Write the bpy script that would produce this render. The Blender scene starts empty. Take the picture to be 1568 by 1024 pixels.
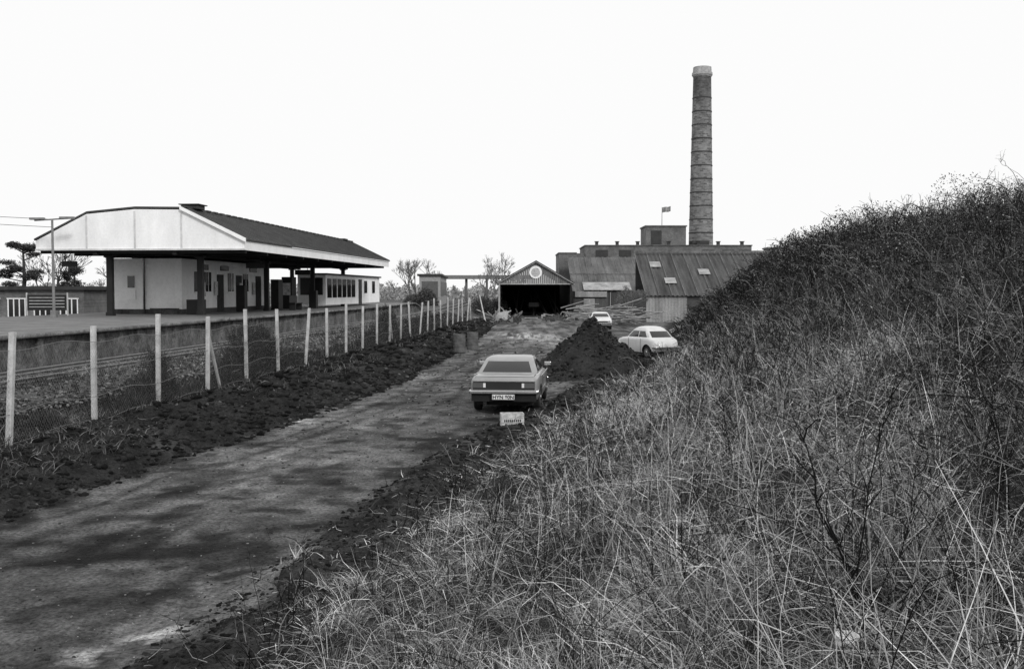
import bpy, math, random, bmesh
import numpy as np
from mathutils import Vector
rng=np.random.default_rng(7); random.seed(7)
scene=bpy.context.scene
scene.view_settings.view_transform='Standard'
scene.view_settings.look='None'
scene.view_settings.exposure=0

# ------------------------------------------------------------------ noise
def _h(ix,iy,seed):
    n=(ix*374761393+iy*668265263+seed*1442695041)&0xFFFFFFFF
    n=((n^(n>>13))*1274126177)&0xFFFFFFFF
    return ((n^(n>>16))&0xFFFF)/65535.0
def vn(x,y,s,seed=0):
    x=np.asarray(x,float)/s; y=np.asarray(y,float)/s
    fx=np.floor(x); fy=np.floor(y); ix=fx.astype(np.int64); iy=fy.astype(np.int64)
    a=x-fx; b=y-fy; a=a*a*(3-2*a); b=b*b*(3-2*b)
    return (_h(ix,iy,seed)*(1-a)+_h(ix+1,iy,seed)*a)*(1-b)+(_h(ix,iy+1,seed)*(1-a)+_h(ix+1,iy+1,seed)*a)*b
def fbm(x,y,s,seed=0,o=4):
    r=0;a=.5;t=0
    for i in range(o):
        r=r+a*vn(x,y,s/2**i,seed+i*17); t+=a; a*=.5
    return r/t
def sst(t):
    t=np.clip(t,0,1); return t*t*(3-2*t)

# ------------------------------------------------------------------ terrain functions
def Ff(y): return -10.97+.076*np.minimum(y,95)
_ey=[-60,0,30,60,80,107,160,240,400,900]; _ex=[-20,-15.4,-13.1,-10.95,-10.0,-9.4,-9.2,-10,-16,-60]
def Ef(y):
    y=np.asarray(y,float); r=0
    for k in (-12,-8,-4,0,4,8,12): r=r+np.interp(y+k,_ey,_ex)
    return r/7
def RL(y): return np.interp(y,[-10,5,13.25,16.6,22.3,31.5,50,70,95,115],[-8.9,-8.1,-6.9,-6.3,-5.2,-3.9,-2.9,-2.2,-1.8,-1.5])
def TX(y): return np.interp(y,[-10,0,8.4,14,18,22.3,29.5,36,42,48,54,80,100],[-4.2,-3.3,-2.45,-1.6,-.85,.25,2.1,4.1,6.3,8.0,8.9,12.5,16])
def CX(y): return 9+.076*y
def HB(y): return np.interp(y,[0,38,55,70,88],[4.75,4.85,3.9,2.3,0])
def height(x,y):
    x=np.asarray(x,float); y=np.asarray(y,float)
    tx=TX(y); t=np.clip((x-tx)/(CX(y)-tx),0,1)
    near=np.clip(1-(y-90)/40,0,1)
    ex=np.interp(y,[0,8,16,25,40,50],[1.15,1.25,1.6,2.0,1.9,1.5])
    bank=HB(y)*(t**ex)+((fbm(x,y,1.8,3)-.5)*.55+(fbm(x,y,.6,4,2)-.5)*.14)*np.clip(t*5,0,1)*np.clip(HB(y),0,1)
    f=Ff(y); rl=RL(y)
    lt=(f-.2-x)/1.9
    left=sst(lt)*.72+(lt>0)*(lt<1)*np.sin(math.pi*np.clip(lt,0,1))*(fbm(x,y,.7,8)-.5)*.5*near
    u=np.clip((x-f-.15)/(rl-f-.1),0,1)
    su=np.clip(np.sin(math.pi*u),0,1)
    berm=(su**.7*(.02+.85*np.clip(fbm(x,y,1.3,9)-.15,0,1))+(u>0)*(u<1)*((fbm(x,y,.4,21,3)-.5)*.42)*su**.5)*near
    w=(x-rl)/(tx-rl+.01)
    road=((fbm(x,y,1.5,5)-.5)*.07+(fbm(x,y,.28,6,3)-.5)*.05-.035*np.clip(vn(w*7,y/9,1,7)-.55,0,1)*2)*near
    rr=np.exp(-((x-tx-.1)/.55)**2)*(fbm(x,y,.7,31)-.2)*.42*near*(y<60)
    return bank+left+berm+road+rr

# ------------------------------------------------------------------ materials
def _base(name):
    m=bpy.data.materials.new(name); m.use_nodes=True
    nt=m.node_tree; b=nt.nodes['Principled BSDF']; return m,nt,b
def _math(nt,op,a,b):
    n=nt.nodes.new('ShaderNodeMath'); n.operation=op
    for i,v in enumerate((a,b)):
        if isinstance(v,(int,float)): n.inputs[i].default_value=v
        else: nt.links.new(v,n.inputs[i])
    return n.outputs[0]
def _noise(nt,scale,detail=6,rough=.6,stretch=None):
    tc=nt.nodes.new('ShaderNodeTexCoord'); mp=nt.nodes.new('ShaderNodeMapping')
    nt.links.new(tc.outputs['Object'],mp.inputs[0])
    if stretch: mp.inputs['Scale'].default_value=stretch
    n=nt.nodes.new('ShaderNodeTexNoise'); n.inputs['Scale'].default_value=scale
    n.inputs['Detail'].default_value=detail; n.inputs['Roughness'].default_value=rough
    nt.links.new(mp.outputs[0],n.inputs['Vector']); return n.outputs['Fac']
def _rng(nt,v,a,b,c,d):
    n=nt.nodes.new('ShaderNodeMapRange'); nt.links.new(v,n.inputs[0])
    for i,q in enumerate((a,b,c,d)): n.inputs[i+1].default_value=q
    return n.outputs[0]
def mat(name,g,rough=.8,var=.25,scale=3,bump=.15,metal=0,stretch=None,fine=True,coat=0,attr=False,bdist=.02,spec=.3,finev=None,fs=9):
    m,nt,b=_base(name)
    v=_rng(nt,_noise(nt,scale,6,.65,stretch),.3,.7,1-var,1+var)
    if attr:
        a=nt.nodes.new('ShaderNodeAttribute'); a.attribute_name='Col'
        v=_math(nt,'MULTIPLY',v,a.outputs['Fac'])
    else: v=_math(nt,'MULTIPLY',v,g)
    if fine:
        fv=finev if finev is not None else var*.6
        v=_math(nt,'MULTIPLY',v,_rng(nt,_noise(nt,scale*fs,4,.75),.32,.68,1-fv,1+fv))
    nt.links.new(v,b.inputs['Base Color'])
    b.inputs['Roughness'].default_value=rough; b.inputs['Metallic'].default_value=metal
    b.inputs['Specular IOR Level'].default_value=spec
    b.inputs['Coat Weight'].default_value=coat
    if bump:
        bn=nt.nodes.new('ShaderNodeBump'); bn.inputs['Strength'].default_value=bump; bn.inputs['Distance'].default_value=bdist
        nt.links.new(_noise(nt,scale*5,5,.7),bn.inputs['Height']); nt.links.new(bn.outputs[0],b.inputs['Normal'])
    return m
def brick_mat(name,g,mortar,scale=1.0,var=.3,bw=.22,bh=.075,rot=(90,0,0),nsc=.7,st=None):
    m,nt,b=_base(name)
    tc=nt.nodes.new('ShaderNodeTexCoord'); mp=nt.nodes.new('ShaderNodeMapping')
    mp.inputs['Rotation'].default_value=tuple(math.radians(q) for q in rot)
    nt.links.new(tc.outputs['Object'],mp.inputs[0])
    br=nt.nodes.new('ShaderNodeTexBrick'); nt.links.new(mp.outputs[0],br.inputs['Vector'])
    br.inputs['Scale'].default_value=1
    br.inputs['Brick Width'].default_value=bw*scale; br.inputs['Row Height'].default_value=bh*scale
    br.inputs['Mortar Size'].default_value=.012*scale
    br.inputs['Color1'].default_value=(g*.7,)*3+(1,); br.inputs['Color2'].default_value=(g*1.3,)*3+(1,)
    br.inputs['Mortar'].default_value=(mortar,)*3+(1,)
    bw_=nt.nodes.new('ShaderNodeRGBToBW'); nt.links.new(br.outputs['Color'],bw_.inputs[0])
    v=_math(nt,'MULTIPLY',bw_.outputs[0],_rng(nt,_noise(nt,nsc,8,.75,st),.32,.68,1-var,1+var))
    nt.links.new(v,b.inputs['Base Color']); b.inputs['Roughness'].default_value=.9
    return m

M_white=mat('white_paint',.88,.6,.1,1.2,.05,stretch=(1,1,.35))
M_render=mat('white_render',.86,.8,.12,.9,.1,stretch=(1,1,.5))
M_dark=mat('dark_paint',.018,.5,.2,2,.05)
M_black=mat('black_rubber',.015,.8,.2,8,.1)
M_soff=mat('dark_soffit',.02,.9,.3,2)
M_glass=mat('window_glass',.02,.08,.2,1,0,spec=.6)
M_tile=mat('roof_tile',.055,.8,.35,1.5,.3)
M_conc=mat('concrete',.5,.85,.25,4,.2)
M_plat=mat('platform_surface',.15,.85,.35,1.2,.1)
M_cop=mat('platform_coping',.15,.85,.8,1.6,.1)
def wall_mat():
    m,nt,b=_base('platform_brick')
    v=_math(nt,'MULTIPLY',_rng(nt,_noise(nt,1.1,10,.8,(1,.8,.8)),.40,.64,.03,.20),_rng(nt,_noise(nt,9,5,.8),.34,.66,.35,1.65))
    nt.links.new(v,b.inputs['Base Color']); b.inputs['Roughness'].default_value=.9; return m
M_pwall=wall_mat()
M_brick=brick_mat('brick_wall',.11,.16,1,.5)
M_brickd=brick_mat('dark_brick_wall',.045,.07,1,.4)
M_iron=mat('iron_band',.04,.7,.3,2)
M_asb=mat('corrugated_sheet',.11,.85,.55,.6,.2,stretch=(1,.3,.3))
M_asbd=mat('corrugated_sheet_dark',.07,.85,.6,.9,.2,stretch=(1.5,.2,.2))
M_asbl=mat('corrugated_sheet_light',.27,.8,.4,.8,.2,stretch=(1,1,.3))
M_seam=mat('roof_seam',.14,.8,.6,1.2,0)
M_sky=mat('roof_light',.3,.5,.5,1.2,0)
M_rail=mat('rail_steel',.2,.4,.3,5,.1,metal=.6)
M_sleep=mat('sleeper_wood',.04,.9,.4,4,.3)
M_ball=mat('ballast_stone',.09,.95,.6,9,.8,bdist=.05)
M_wood=mat('weathered_timber',.22,.85,.35,6,.2)
M_woodd=mat('dark_timber',.05,.85,.35,4,.2)
M_chrome=mat('chrome',.62,.25,.1,3,0,metal=1)
M_car=mat('car_paint_silver',.30,.38,.12,3,0,metal=.1,coat=.45,fine=False)
M_carw=mat('car_paint_white',.66,.4,.1,3,0,coat=.4,fine=False)
M_lamp=mat('tail_lamp',.10,.2,.1,4,0)
M_plate=mat('number_plate',.75,.5,.05,4,0)
M_bark=mat('bark',.05,.9,.3,6,.3)
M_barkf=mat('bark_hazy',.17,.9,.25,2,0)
M_attr=mat('vegetation',1,.9,.12,5,0,attr=True,fine=False,spec=.1)
M_ground=mat('soil_and_turf',1,.95,.5,2.2,1.0,attr=True,bdist=.1,spec=.1,finev=.6)
M_road=mat('dirt_road_surface',1,.9,.4,3.2,1.0,attr=True,bdist=.07,spec=.15,finev=.75,fs=6)
M_soil=mat('dark_soil',1,.95,.35,9,1.0,attr=True,bdist=.05,spec=.1)

# ------------------------------------------------------------------ mesh helpers
def np_obj(name,V,Q,m,col=None,smooth=False,parent=None):
    V=np.asarray(V,np.float32); Q=np.asarray(Q,np.int32); k=Q.shape[1]
    me=bpy.data.meshes.new(name); me.vertices.add(len(V)); me.vertices.foreach_set('co',V.ravel())
    me.loops.add(Q.size); me.loops.foreach_set('vertex_index',Q.ravel())
    me.polygons.add(len(Q)); me.polygons.foreach_set('loop_start',np.arange(0,Q.size,k,dtype=np.int32))
    try: me.polygons.foreach_set('loop_total',np.full(len(Q),k,np.int32))
    except Exception: pass
    if smooth: me.polygons.foreach_set('use_smooth',np.ones(len(Q),bool))
    me.update(calc_edges=True)
    if col is not None:
        a=me.color_attributes.new('Col','FLOAT_COLOR','POINT')
        c=np.ones((len(V),4),np.float32); c[:,:3]=np.asarray(col)[:,None]
        a.data.foreach_set('color',c.ravel())
    me.materials.append(m)
    o=bpy.data.objects.new(name,me); scene.collection.objects.link(o)
    if parent: o.parent=parent
    return o
def empty(name,loc=(0,0,0),rz=0):
    e=bpy.data.objects.new(name,None); e.location=loc; e.rotation_euler=(0,0,rz); e.empty_display_size=.3
    scene.collection.objects.link(e); return e
class MB:
    def __init__(s): s.v=[];s.f=[];s.m=[]
    def poly(s,pts,mi=0):
        b=len(s.v); s.v+=[tuple(p) for p in pts]; s.f.append(tuple(range(b,b+len(pts)))); s.m.append(mi); return s
    def box(s,x0,x1,y0,y1,z0,z1,mi=0):
        b=len(s.v); s.v+=[(x,y,z) for z in (z0,z1) for y in (y0,y1) for x in (x0,x1)]
        for f in ((0,2,3,1),(4,5,7,6),(0,1,5,4),(2,6,7,3),(0,4,6,2),(1,3,7,5)):
            s.f.append(tuple(b+i for i in f)); s.m.append(mi)
        return s
    def cyl(s,p0,p1,r0,r1=None,n=10,mi=0):
        r1=r0 if r1 is None else r1
        p0=Vector(p0);p1=Vector(p1);d=(p1-p0).normalized()
        a=d.orthogonal().normalized(); c=d.cross(a); b=len(s.v)
        for p,r in ((p0,r0),(p1,r1)):
            for i in range(n):
                t=2*math.pi*i/n; s.v.append(tuple(p+a*math.cos(t)*r+c*math.sin(t)*r))
        for i in range(n):
            j=(i+1)%n; s.f.append((b+i,b+j,b+n+j,b+n+i)); s.m.append(mi)
        s.f.append(tuple(b+i for i in range(n))[::-1]); s.m.append(mi)
        s.f.append(tuple(b+n+i for i in range(n))); s.m.append(mi); return s
    def prism(s,pts,y0,y1,mi=0):
        b=len(s.v);n=len(pts)
        s.v+=[(x,y0,z) for x,z in pts]+[(x,y1,z) for x,z in pts]
        s.f.append(tuple(range(b,b+n))); s.m.append(mi)
        s.f.append(tuple(range(b+2*n-1,b+n-1,-1))); s.m.append(mi)
        for i in range(n):
            j=(i+1)%n; s.f.append((b+i,b+n+i,b+n+j,b+j)); s.m.append(mi)
        return s
    def obj(s,name,mats,parent=None,smooth=False,bevel=0,loc=None,rz=0):
        me=bpy.data.meshes.new(name); me.from_pydata(s.v,[],s.f)
        if not isinstance(mats,(list,tuple)): mats=[mats]
        for m in mats: me.materials.append(m)
        for p,i in zip(me.polygons,s.m): p.material_index=i; p.use_smooth=smooth
        me.update()
        o=bpy.data.objects.new(name,me); scene.collection.objects.link(o)
        if parent: o.parent=parent
        if loc: o.location=loc
        o.rotation_euler=(0,0,rz)
        if bevel:
            bv=o.modifiers.new('b','BEVEL'); bv.width=bevel; bv.segments=2; bv.limit_method='ANGLE'
        return o
def tubes(S,sides=3):
    S=np.asarray(S,float); p0=S[:,:3];p1=S[:,3:6];d=p1-p0
    d/=np.linalg.norm(d,axis=1)[:,None]+1e-9
    ref=np.where(np.abs(d[:,2:3])>.9,np.array([[1.,0,0]]),np.array([[0,0,1.]]))
    a=np.cross(d,ref);a/=np.linalg.norm(a,axis=1)[:,None]+1e-9;c=np.cross(d,a)
    n=len(S);V=np.zeros((n,2*sides,3))
    for k in range(sides):
        t=2*math.pi*k/sides; o=a*math.cos(t)+c*math.sin(t)
        V[:,k]=p0+o*S[:,6:7]; V[:,sides+k]=p1+o*S[:,7:8]
    base=np.arange(n)[:,None]*2*sides
    Q=np.concatenate([base+np.array([[k,(k+1)%sides,sides+(k+1)%sides,sides+k]]) for k in range(sides)])
    return V.reshape(-1,3),Q
def blades(P,az,L,el,bend,W,segs=3,kink=.12):
    n=len(P); V=np.zeros((n,2*(segs+1),3)); p=np.array(P,float)
    rv=rng.normal(size=(n,3)); d0=np.stack([np.cos(az)*np.cos(el),np.sin(az)*np.cos(el),np.sin(el)],1)
    w=np.cross(d0,rv); w/=np.linalg.norm(w,axis=1)[:,None]+1e-9
    a=az
    for k in range(segs+1):
        wk=W*(1-.8*(k/segs)**1.5)*.5
        V[:,2*k]=p-w*wk[:,None]; V[:,2*k+1]=p+w*wk[:,None]
        e=el-bend*(k+.5)/segs+rng.normal(size=n)*kink*.7; a=a+rng.normal(size=n)*kink
        p=p+np.stack([np.cos(a)*np.cos(e),np.sin(a)*np.cos(e),np.sin(e)],1)*(L/segs)[:,None]
    base=np.arange(n)[:,None]*2*(segs+1)
    Q=np.concatenate([base+np.array([[2*k,2*k+1,2*k+3,2*k+2]]) for k in range(segs)])
    return V.reshape(-1,3),Q
def leafcloud(P,size):
    n=len(P); a=rng.normal(size=(n,3)); a/=np.linalg.norm(a,axis=1)[:,None]
    b=np.cross(a,rng.normal(size=(n,3))); b/=np.linalg.norm(b,axis=1)[:,None]
    s=np.broadcast_to(size,(n,))[:,None]*rng.uniform(.6,1.4,(n,1))
    V=np.stack([P-a*s,P+b*s*.5,P+a*s,P-b*s*.5],1).reshape(-1,3)
    return V,np.arange(4*n).reshape(n,4)
class Acc:
    def __init__(s): s.V=[];s.Q=[];s.C=[];s.n=0
    def add(s,V,Q,c):
        s.V.append(V);s.Q.append(Q+s.n)
        s.C.append(np.full(len(V),c) if np.isscalar(c) else c); s.n+=len(V)
    def obj(s,name,m,**k): return np_obj(name,np.concatenate(s.V),np.concatenate(s.Q),m,np.concatenate(s.C),**k)
_ico=None
def clods(P,size,flat=.7):
    global _ico
    if _ico is None:
        bm=bmesh.new(); bmesh.ops.create_icosphere(bm,subdivisions=1,radius=1)
        _ico=(np.array([v.co[:] for v in bm.verts]),np.array([[l.index for l in f.verts] for f in bm.faces])); bm.free()
    v,f=_ico; n=len(P)
    sc=rng.uniform(.5,1.4,(n,1,3))*size[:,None,None]; sc[:,:,2]*=flat
    V=v[None]*rng.uniform(.6,1.3,(n,len(v),1))*sc+P[:,None,:]
    Q=(np.arange(n)[:,None,None]*len(v)+f[None]).reshape(-1,3)
    return V.reshape(-1,3),Q,len(v)

# ------------------------------------------------------------------ ground + road
xs=np.concatenate([[-3000,-1500,-700,-350,-200,-120,-80,-60],np.arange(-50,-13,.6),np.arange(-13,14,.08),np.arange(14,34,.5),[36,40,50,70,120,250,600,1500,3000]])
ys=[-40,-20,-10,-5,-2,0,1]; y=1.8
while y<62: ys.append(y); y+=max(.07,.0065*y)
while y<160: ys.append(y); y+=.03*y
while y<4500: ys.append(y); y*=1.25
ys=np.array(ys); X,Y=np.meshgrid(xs,ys); Z=height(X,Y)
nx,ny=len(xs),len(ys)
rl=RL(Y);tx=TX(Y);f=Ff(Y)
n1=fbm(X,Y,2.2,40);n2=fbm(X,Y,.5,50,3)
G=np.full(X.shape,.1)
G=np.where(X<f,.05+.16*np.clip(n1-.3,0,1)+.05*(n2-.5),G)
G=np.where((X>=f-.9)&(X<rl+.3),.011+.03*n2+.05*np.clip(fbm(X,Y,.9,52)-.6,0,1)*5*n2,G)
G=np.where(X>tx-.3,.018+.045*n1,G)  # darkness of gaps between blades is put into the bank soil colour
G=np.where(Y>95,.1,G)
V=np.stack([X,Y,Z],-1).reshape(-1,3)
ii=np.arange(nx*ny).reshape(ny,nx)
Q=np.stack([ii[:-1,:-1],ii[:-1,1:],ii[1:,1:],ii[1:,:-1]],-1)
np_obj('ground',V,Q.reshape(-1,4),M_ground,G.ravel(),smooth=True)
mask=(X>rl+(fbm(X,Y,1.2,60)-.5)*1.2)&(X<tx+(fbm(X,Y,1.0,61)-.5)*1.1)&(Y>0)&(Y<112)
fm=mask[:-1,:-1]
RQ=Q[fm]; used=np.unique(RQ); remap=-np.ones(nx*ny,int); remap[used]=np.arange(len(used))
w=(X-rl)/(tx-rl+.01)
wob=(fbm(X*0+3,Y,7,66)-.5)*.25+(fbm(X*0,Y,2,68)-.5)*.04
streak=vn(w*9+fbm(X,Y,4,66)*1.5,Y/14,1,70); st2=vn(w*22+fbm(X,Y,3,67)*2,Y/5,1,71)
rc=.128+.10*(fbm(X,Y,2.5,62)-.5)+.06*(streak-.5)+.07*(st2-.5)+.17*(fbm(X,Y,.35,63,3)-.5)
rc=rc*(1-.7*np.clip((fbm(X,Y,.5,64,4)-.56)*9,0,1))
rc=rc*(1-.5*np.clip((fbm(X,Y,1.6,65,4)-.58)*8,0,1))
ruts=0
for wr,ww in ((.17,.016),(.26,.02),(.45,.018),(.56,.022),(.76,.03)):
    ruts=ruts+np.exp(-((w-wr-wob*(.6+wr*.5))/ww)**2)*np.clip((fbm(X,Y,3,72+int(wr*100))-.36)*4,0,1)
rc=rc*(1-.6*np.clip(ruts,0,1))
rc=rc+.05*np.exp(-((w-.36-wob)/.05)**2)*fbm(X,Y,1.2,77)
def blob(x0,y0,sx,sy,ang=0):
    c,s=math.cos(ang),math.sin(ang); dx=(X-x0)*c+(Y-y0)*s; dy=-(X-x0)*s+(Y-y0)*c
    return np.exp(-(dx/sx)**2-(dy/sy)**2)
dk=blob(-3.9,11.4,1.1,.55,.4)+.9*blob(-5.9,11.7,1.3,.2,.3)+.8*blob(-3.0,12.4,1.6,.25,.35)+.7*blob(-6,10.6,1.5,.15,.25)+.8*blob(-.6,19,.5,3)+.7*blob(-1.5,15.5,.4,2)+.6*blob(-5.0,14.5,.3,2.2,-.3)
rc=rc*(1-np.clip(dk*3*(fbm(X,Y,.4,80)-.22),0,.87))
lt=blob(-3.15,8.7,.28,.45)+blob(-3.45,8.1,.3,.2)+.7*blob(-4.9,22.6,.3,1.6)+1.0*blob(.4,66,1.8,5)+.8*blob(3,58,1.6,6)+.5*blob(-3.3,34,.4,3)+.3*blob(-4.2,17,.5,3)
rc=rc+np.clip(lt,0,1)*np.clip((fbm(X,Y,.22,81)-.47)*8,0,1)*.4
rc=np.where(Y>60,rc*1.2,rc)
edge=np.minimum(X-rl,tx-X); rc=rc*(.2+.8*sst((edge+.15+(fbm(X,Y,.6,83)-.5)*1.7)/.7))
zr=V.copy(); zr[:,2]+=.004
np_obj('dirt_road',zr[used],remap[RQ],M_road,np.clip(rc,.01,.6).ravel()[used],smooth=True)

# ------------------------------------------------------------------ clods, stones
cl=Acc()
def scat(n,y0,y1,xf0,xf1,s0,s1,c0,c1,thin=None,pw=.3,flat=.6):
    yy=np.exp(rng.uniform(math.log(y0),math.log(y1),n)); q=rng.uniform(0,1,n)
    xx=xf0(yy)+(xf1(yy)-xf0(yy))*q
    if thin is not None: k=thin(xx,yy); xx=xx[k];yy=yy[k]
    sz=s0+(s1-s0)*rng.uniform(0,1,len(xx))**(1/pw); sz=sz*np.clip(yy/22,.5,2.0)
    P=np.stack([xx,yy,height(xx,yy)+sz*.2],1)
    V_,Q_,nv=clods(P,sz,flat); c=np.exp(rng.uniform(math.log(c0),math.log(c1),len(xx))); cl.add(V_,Q_,np.repeat(c,nv))
scat(22000,9,90,lambda y:Ff(y)+.1,lambda y:RL(y)+.4,.007,.11,.009,.05,pw=.2)
scat(4500,9,60,lambda y:Ff(y)+.1,lambda y:RL(y)+.1,.006,.05,.04,.22,pw=.25)
scat(12000,6,26,lambda y:TX(y)-.6,lambda y:TX(y)+.9,.006,.07,.009,.07,pw=.2)
scat(3000,26,55,lambda y:TX(y)-.3,lambda y:TX(y)+.9,.006,.07,.012,.09,pw=.2)
cl.obj('soil_clods',M_soil)
cl=Acc()
scat(16000,6,60,lambda y:RL(y),lambda y:TX(y),.004,.04,.02,.35,pw=.16)
scat(3000,8,14,lambda y:RL(y)+1,lambda y:TX(y)-.5,.005,.035,.012,.05,lambda x,y:np.exp(-((x+3.9)/1.3)**2-((y-11.4)/.7)**2)+np.exp(-((x+2.8)/1.2)**2-((y-12.4)/.3)**2)+np.exp(-((x+5.9)/1.2)**2-((y-11.7)/.3)**2)>rng.uniform(0,1,len(x)))
scat(500,7,10,lambda y:y*0-3.8,lambda y:y*0-2.8,.004,.02,.3,.6)
cl.obj('road_stones',M_soil)

def mound(name,cx,cy,rx,ry,h,seed,nclod=2200,c0=.018):
    nr,na=50,120
    R,A=np.meshgrid(np.linspace(0,1,nr),np.linspace(0,2*math.pi,na,endpoint=False),indexing='ij')
    rad=1+.3*(fbm(np.cos(A)*2,np.sin(A)*2,1,seed)-.5)*2
    px=cx+R*rx*rad*np.cos(A);py=cy+R*ry*rad*np.sin(A)
    pr=np.clip(1-R,0,1)
    pz=height(px,py)+h*pr**1.1*(.92+.2*(fbm(px,py,.9,seed+2)-.5)*2*(R>.05))+(fbm(px,py,.3,seed+3)-.5)*.25*(1-R)-.03
    i=np.arange(nr*na).reshape(nr,na); q=np.stack([i[:-1],np.roll(i,-1,1)[:-1],np.roll(i,-1,1)[1:],i[1:]],-1).reshape(-1,4)
    V_=np.stack([px,py,pz],-1).reshape(-1,3)
    o=np_obj(name,V_,q,M_soil,(c0+.035*fbm(px,py,.5,seed)).ravel(),smooth=False)
    k=rng.integers(0,len(V_),nclod); P=V_[k]+rng.normal(size=(nclod,3))*.03
    v,qq,nv=clods(P,.01+.08*rng.uniform(0,1,nclod)**4); np_obj('clods',v,qq,M_soil,np.repeat(np.exp(rng.uniform(-4.6,-2.4,nclod)),nv),parent=o)
    return o
mound('soil_mound',2.95,36.2,2.2,2.8,2.25,5,4000)
mound('soil_mound',1.75,33.9,1.0,1.2,.5,15,1200)
mound('soil_mound',4.2,37.4,1.6,1.6,.95,25,1500)
mound('soil_mound',-1.0,88,1.0,1.2,.6,35,400,.05)
mound('soil_mound',4.6,101,1.3,1.5,.7,45,400,.05)

# ------------------------------------------------------------------ bank grass
def bankpts(n,y0,y1,ext=2.5,lo=-.4):
    yy=np.exp(rng.uniform(math.log(y0),math.log(y1),n)); a=TX(yy)+lo; b=np.minimum(CX(yy)+ext,.62*yy+4)
    xx=a+(b-a)*rng.uniform(0,1,n); return xx,yy
g=Acc()
def clear(x,y): return ~((np.hypot(x-.1,y-21.4)<.9))
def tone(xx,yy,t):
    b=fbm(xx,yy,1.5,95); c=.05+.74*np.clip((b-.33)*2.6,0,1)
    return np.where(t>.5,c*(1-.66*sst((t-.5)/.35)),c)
def tcoord(xx,yy): return np.clip((xx-TX(yy))/(CX(yy)-TX(yy)),0,1.2)
def edgef(t): return np.clip((t-.004)*10,.09,1)
def tufts(n,y0,y1,nb,Lr,Wm,rad):
    xx,yy=bankpts(n,y0,y1); t=tcoord(xx,yy)
    b=fbm(xx,yy,.9,97); d=np.clip(.08+(b-.36)*3.8,.04,1)*edgef(t)*np.where(t>.7,.7,1)
    k=(rng.uniform(0,1,n)<d)&clear(xx,yy); xx=xx[k];yy=yy[k];t=t[k];n=len(xx)
    Lt=rng.uniform(*Lr,n)*(.5+.9*fbm(xx,yy,1.2,90))*(.4+.6*np.clip(t*4,0,1)); ct=tone(xx,yy,t)*rng.lognormal(-.1,.45,n)
    dr=rng.uniform(0,6.28,n); lean=rng.uniform(0,1.4,n)
    I=np.repeat(np.arange(n),nb); m=len(I)
    a=rng.uniform(0,6.28,m); az=np.where(rng.uniform(0,1,m)<.5,dr[I]+rng.normal(size=m)*.5,a)
    rr=np.abs(rng.normal(size=m))*rad; px=xx[I]+np.cos(a)*rr; py=yy[I]+np.sin(a)*rr
    dist=np.hypot(px,py)
    L=Lt[I]*rng.uniform(.35,1.15,m); W=np.maximum(Wm*rng.uniform(.45,1.5,m),.00066*dist)
    el=np.radians(rng.uniform(25,88,m)); bend=np.radians(rng.uniform(5,70,m)+lean[I]*55)
    c=np.clip(ct[I]*rng.lognormal(-.15,.6,m),.012,.88)
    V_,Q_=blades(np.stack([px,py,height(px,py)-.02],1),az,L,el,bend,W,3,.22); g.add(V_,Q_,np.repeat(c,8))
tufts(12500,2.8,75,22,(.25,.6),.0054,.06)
def stray(n,y0,y1,Lr,Wm,elr,br,c0,c1,segs=2,zo=(0,.15),low=.0,tmin=0.0):
    xx,yy=bankpts(n,y0,y1); t=tcoord(xx,yy)
    k=(fbm(xx,yy,.7,99)>.36+low)&clear(xx,yy)&(rng.uniform(0,1,n)<edgef(t))&(t>=tmin); xx=xx[k];yy=yy[k];t=t[k];n=len(xx)
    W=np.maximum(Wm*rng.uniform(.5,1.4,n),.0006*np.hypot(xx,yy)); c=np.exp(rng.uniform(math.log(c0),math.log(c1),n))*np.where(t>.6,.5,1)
    z=height(xx,yy)+rng.uniform(*zo,n)*np.clip(t*6,.1,1)
    V_,Q_=blades(np.stack([xx,yy,z],1),rng.uniform(0,6.28,n),rng.uniform(*Lr,n)*(.5+.5*np.clip(t*4,0,1)),np.radians(rng.uniform(*elr,n)),np.radians(rng.uniform(*br,n)),W,segs,.25)
    g.add(V_,Q_,np.repeat(c,2*(segs+1)))
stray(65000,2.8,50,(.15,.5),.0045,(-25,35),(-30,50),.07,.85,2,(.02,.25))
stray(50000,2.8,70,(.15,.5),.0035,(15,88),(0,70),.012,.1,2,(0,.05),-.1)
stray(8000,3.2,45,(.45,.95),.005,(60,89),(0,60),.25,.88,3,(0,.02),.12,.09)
def leftgrass(n,x0,x1,Lr,c0,c1,sd,th,y0=13,y1=95,wf=.0008):
    yy=np.exp(rng.uniform(math.log(y0),math.log(y1),n)); xx=Ff(yy)+rng.uniform(x0,x1,n)
    k=fbm(xx,yy,1.1,sd)>th; xx=xx[k];yy=yy[k];n=len(xx)
    V_,Q_=blades(np.stack([xx,yy,height(xx,yy)],1),rng.uniform(0,6.28,n),rng.uniform(*Lr,n),np.radians(rng.uniform(25,88,n)),np.radians(rng.uniform(10,100,n)),wf*yy,2,.2)
    g.add(V_,Q_,np.repeat(np.exp(rng.uniform(math.log(c0),math.log(c1),n)),6))
leftgrass(45000,-3.0,-.1,(.1,.4),.03,.45,111,.42)
leftgrass(30000,-2.6,.2,(.15,.5),.01,.06,112,.40)
leftgrass(14000,.2,3.0,(.08,.28),.02,.25,113,.53)
g.obj('dry_grass',M_attr)

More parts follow.
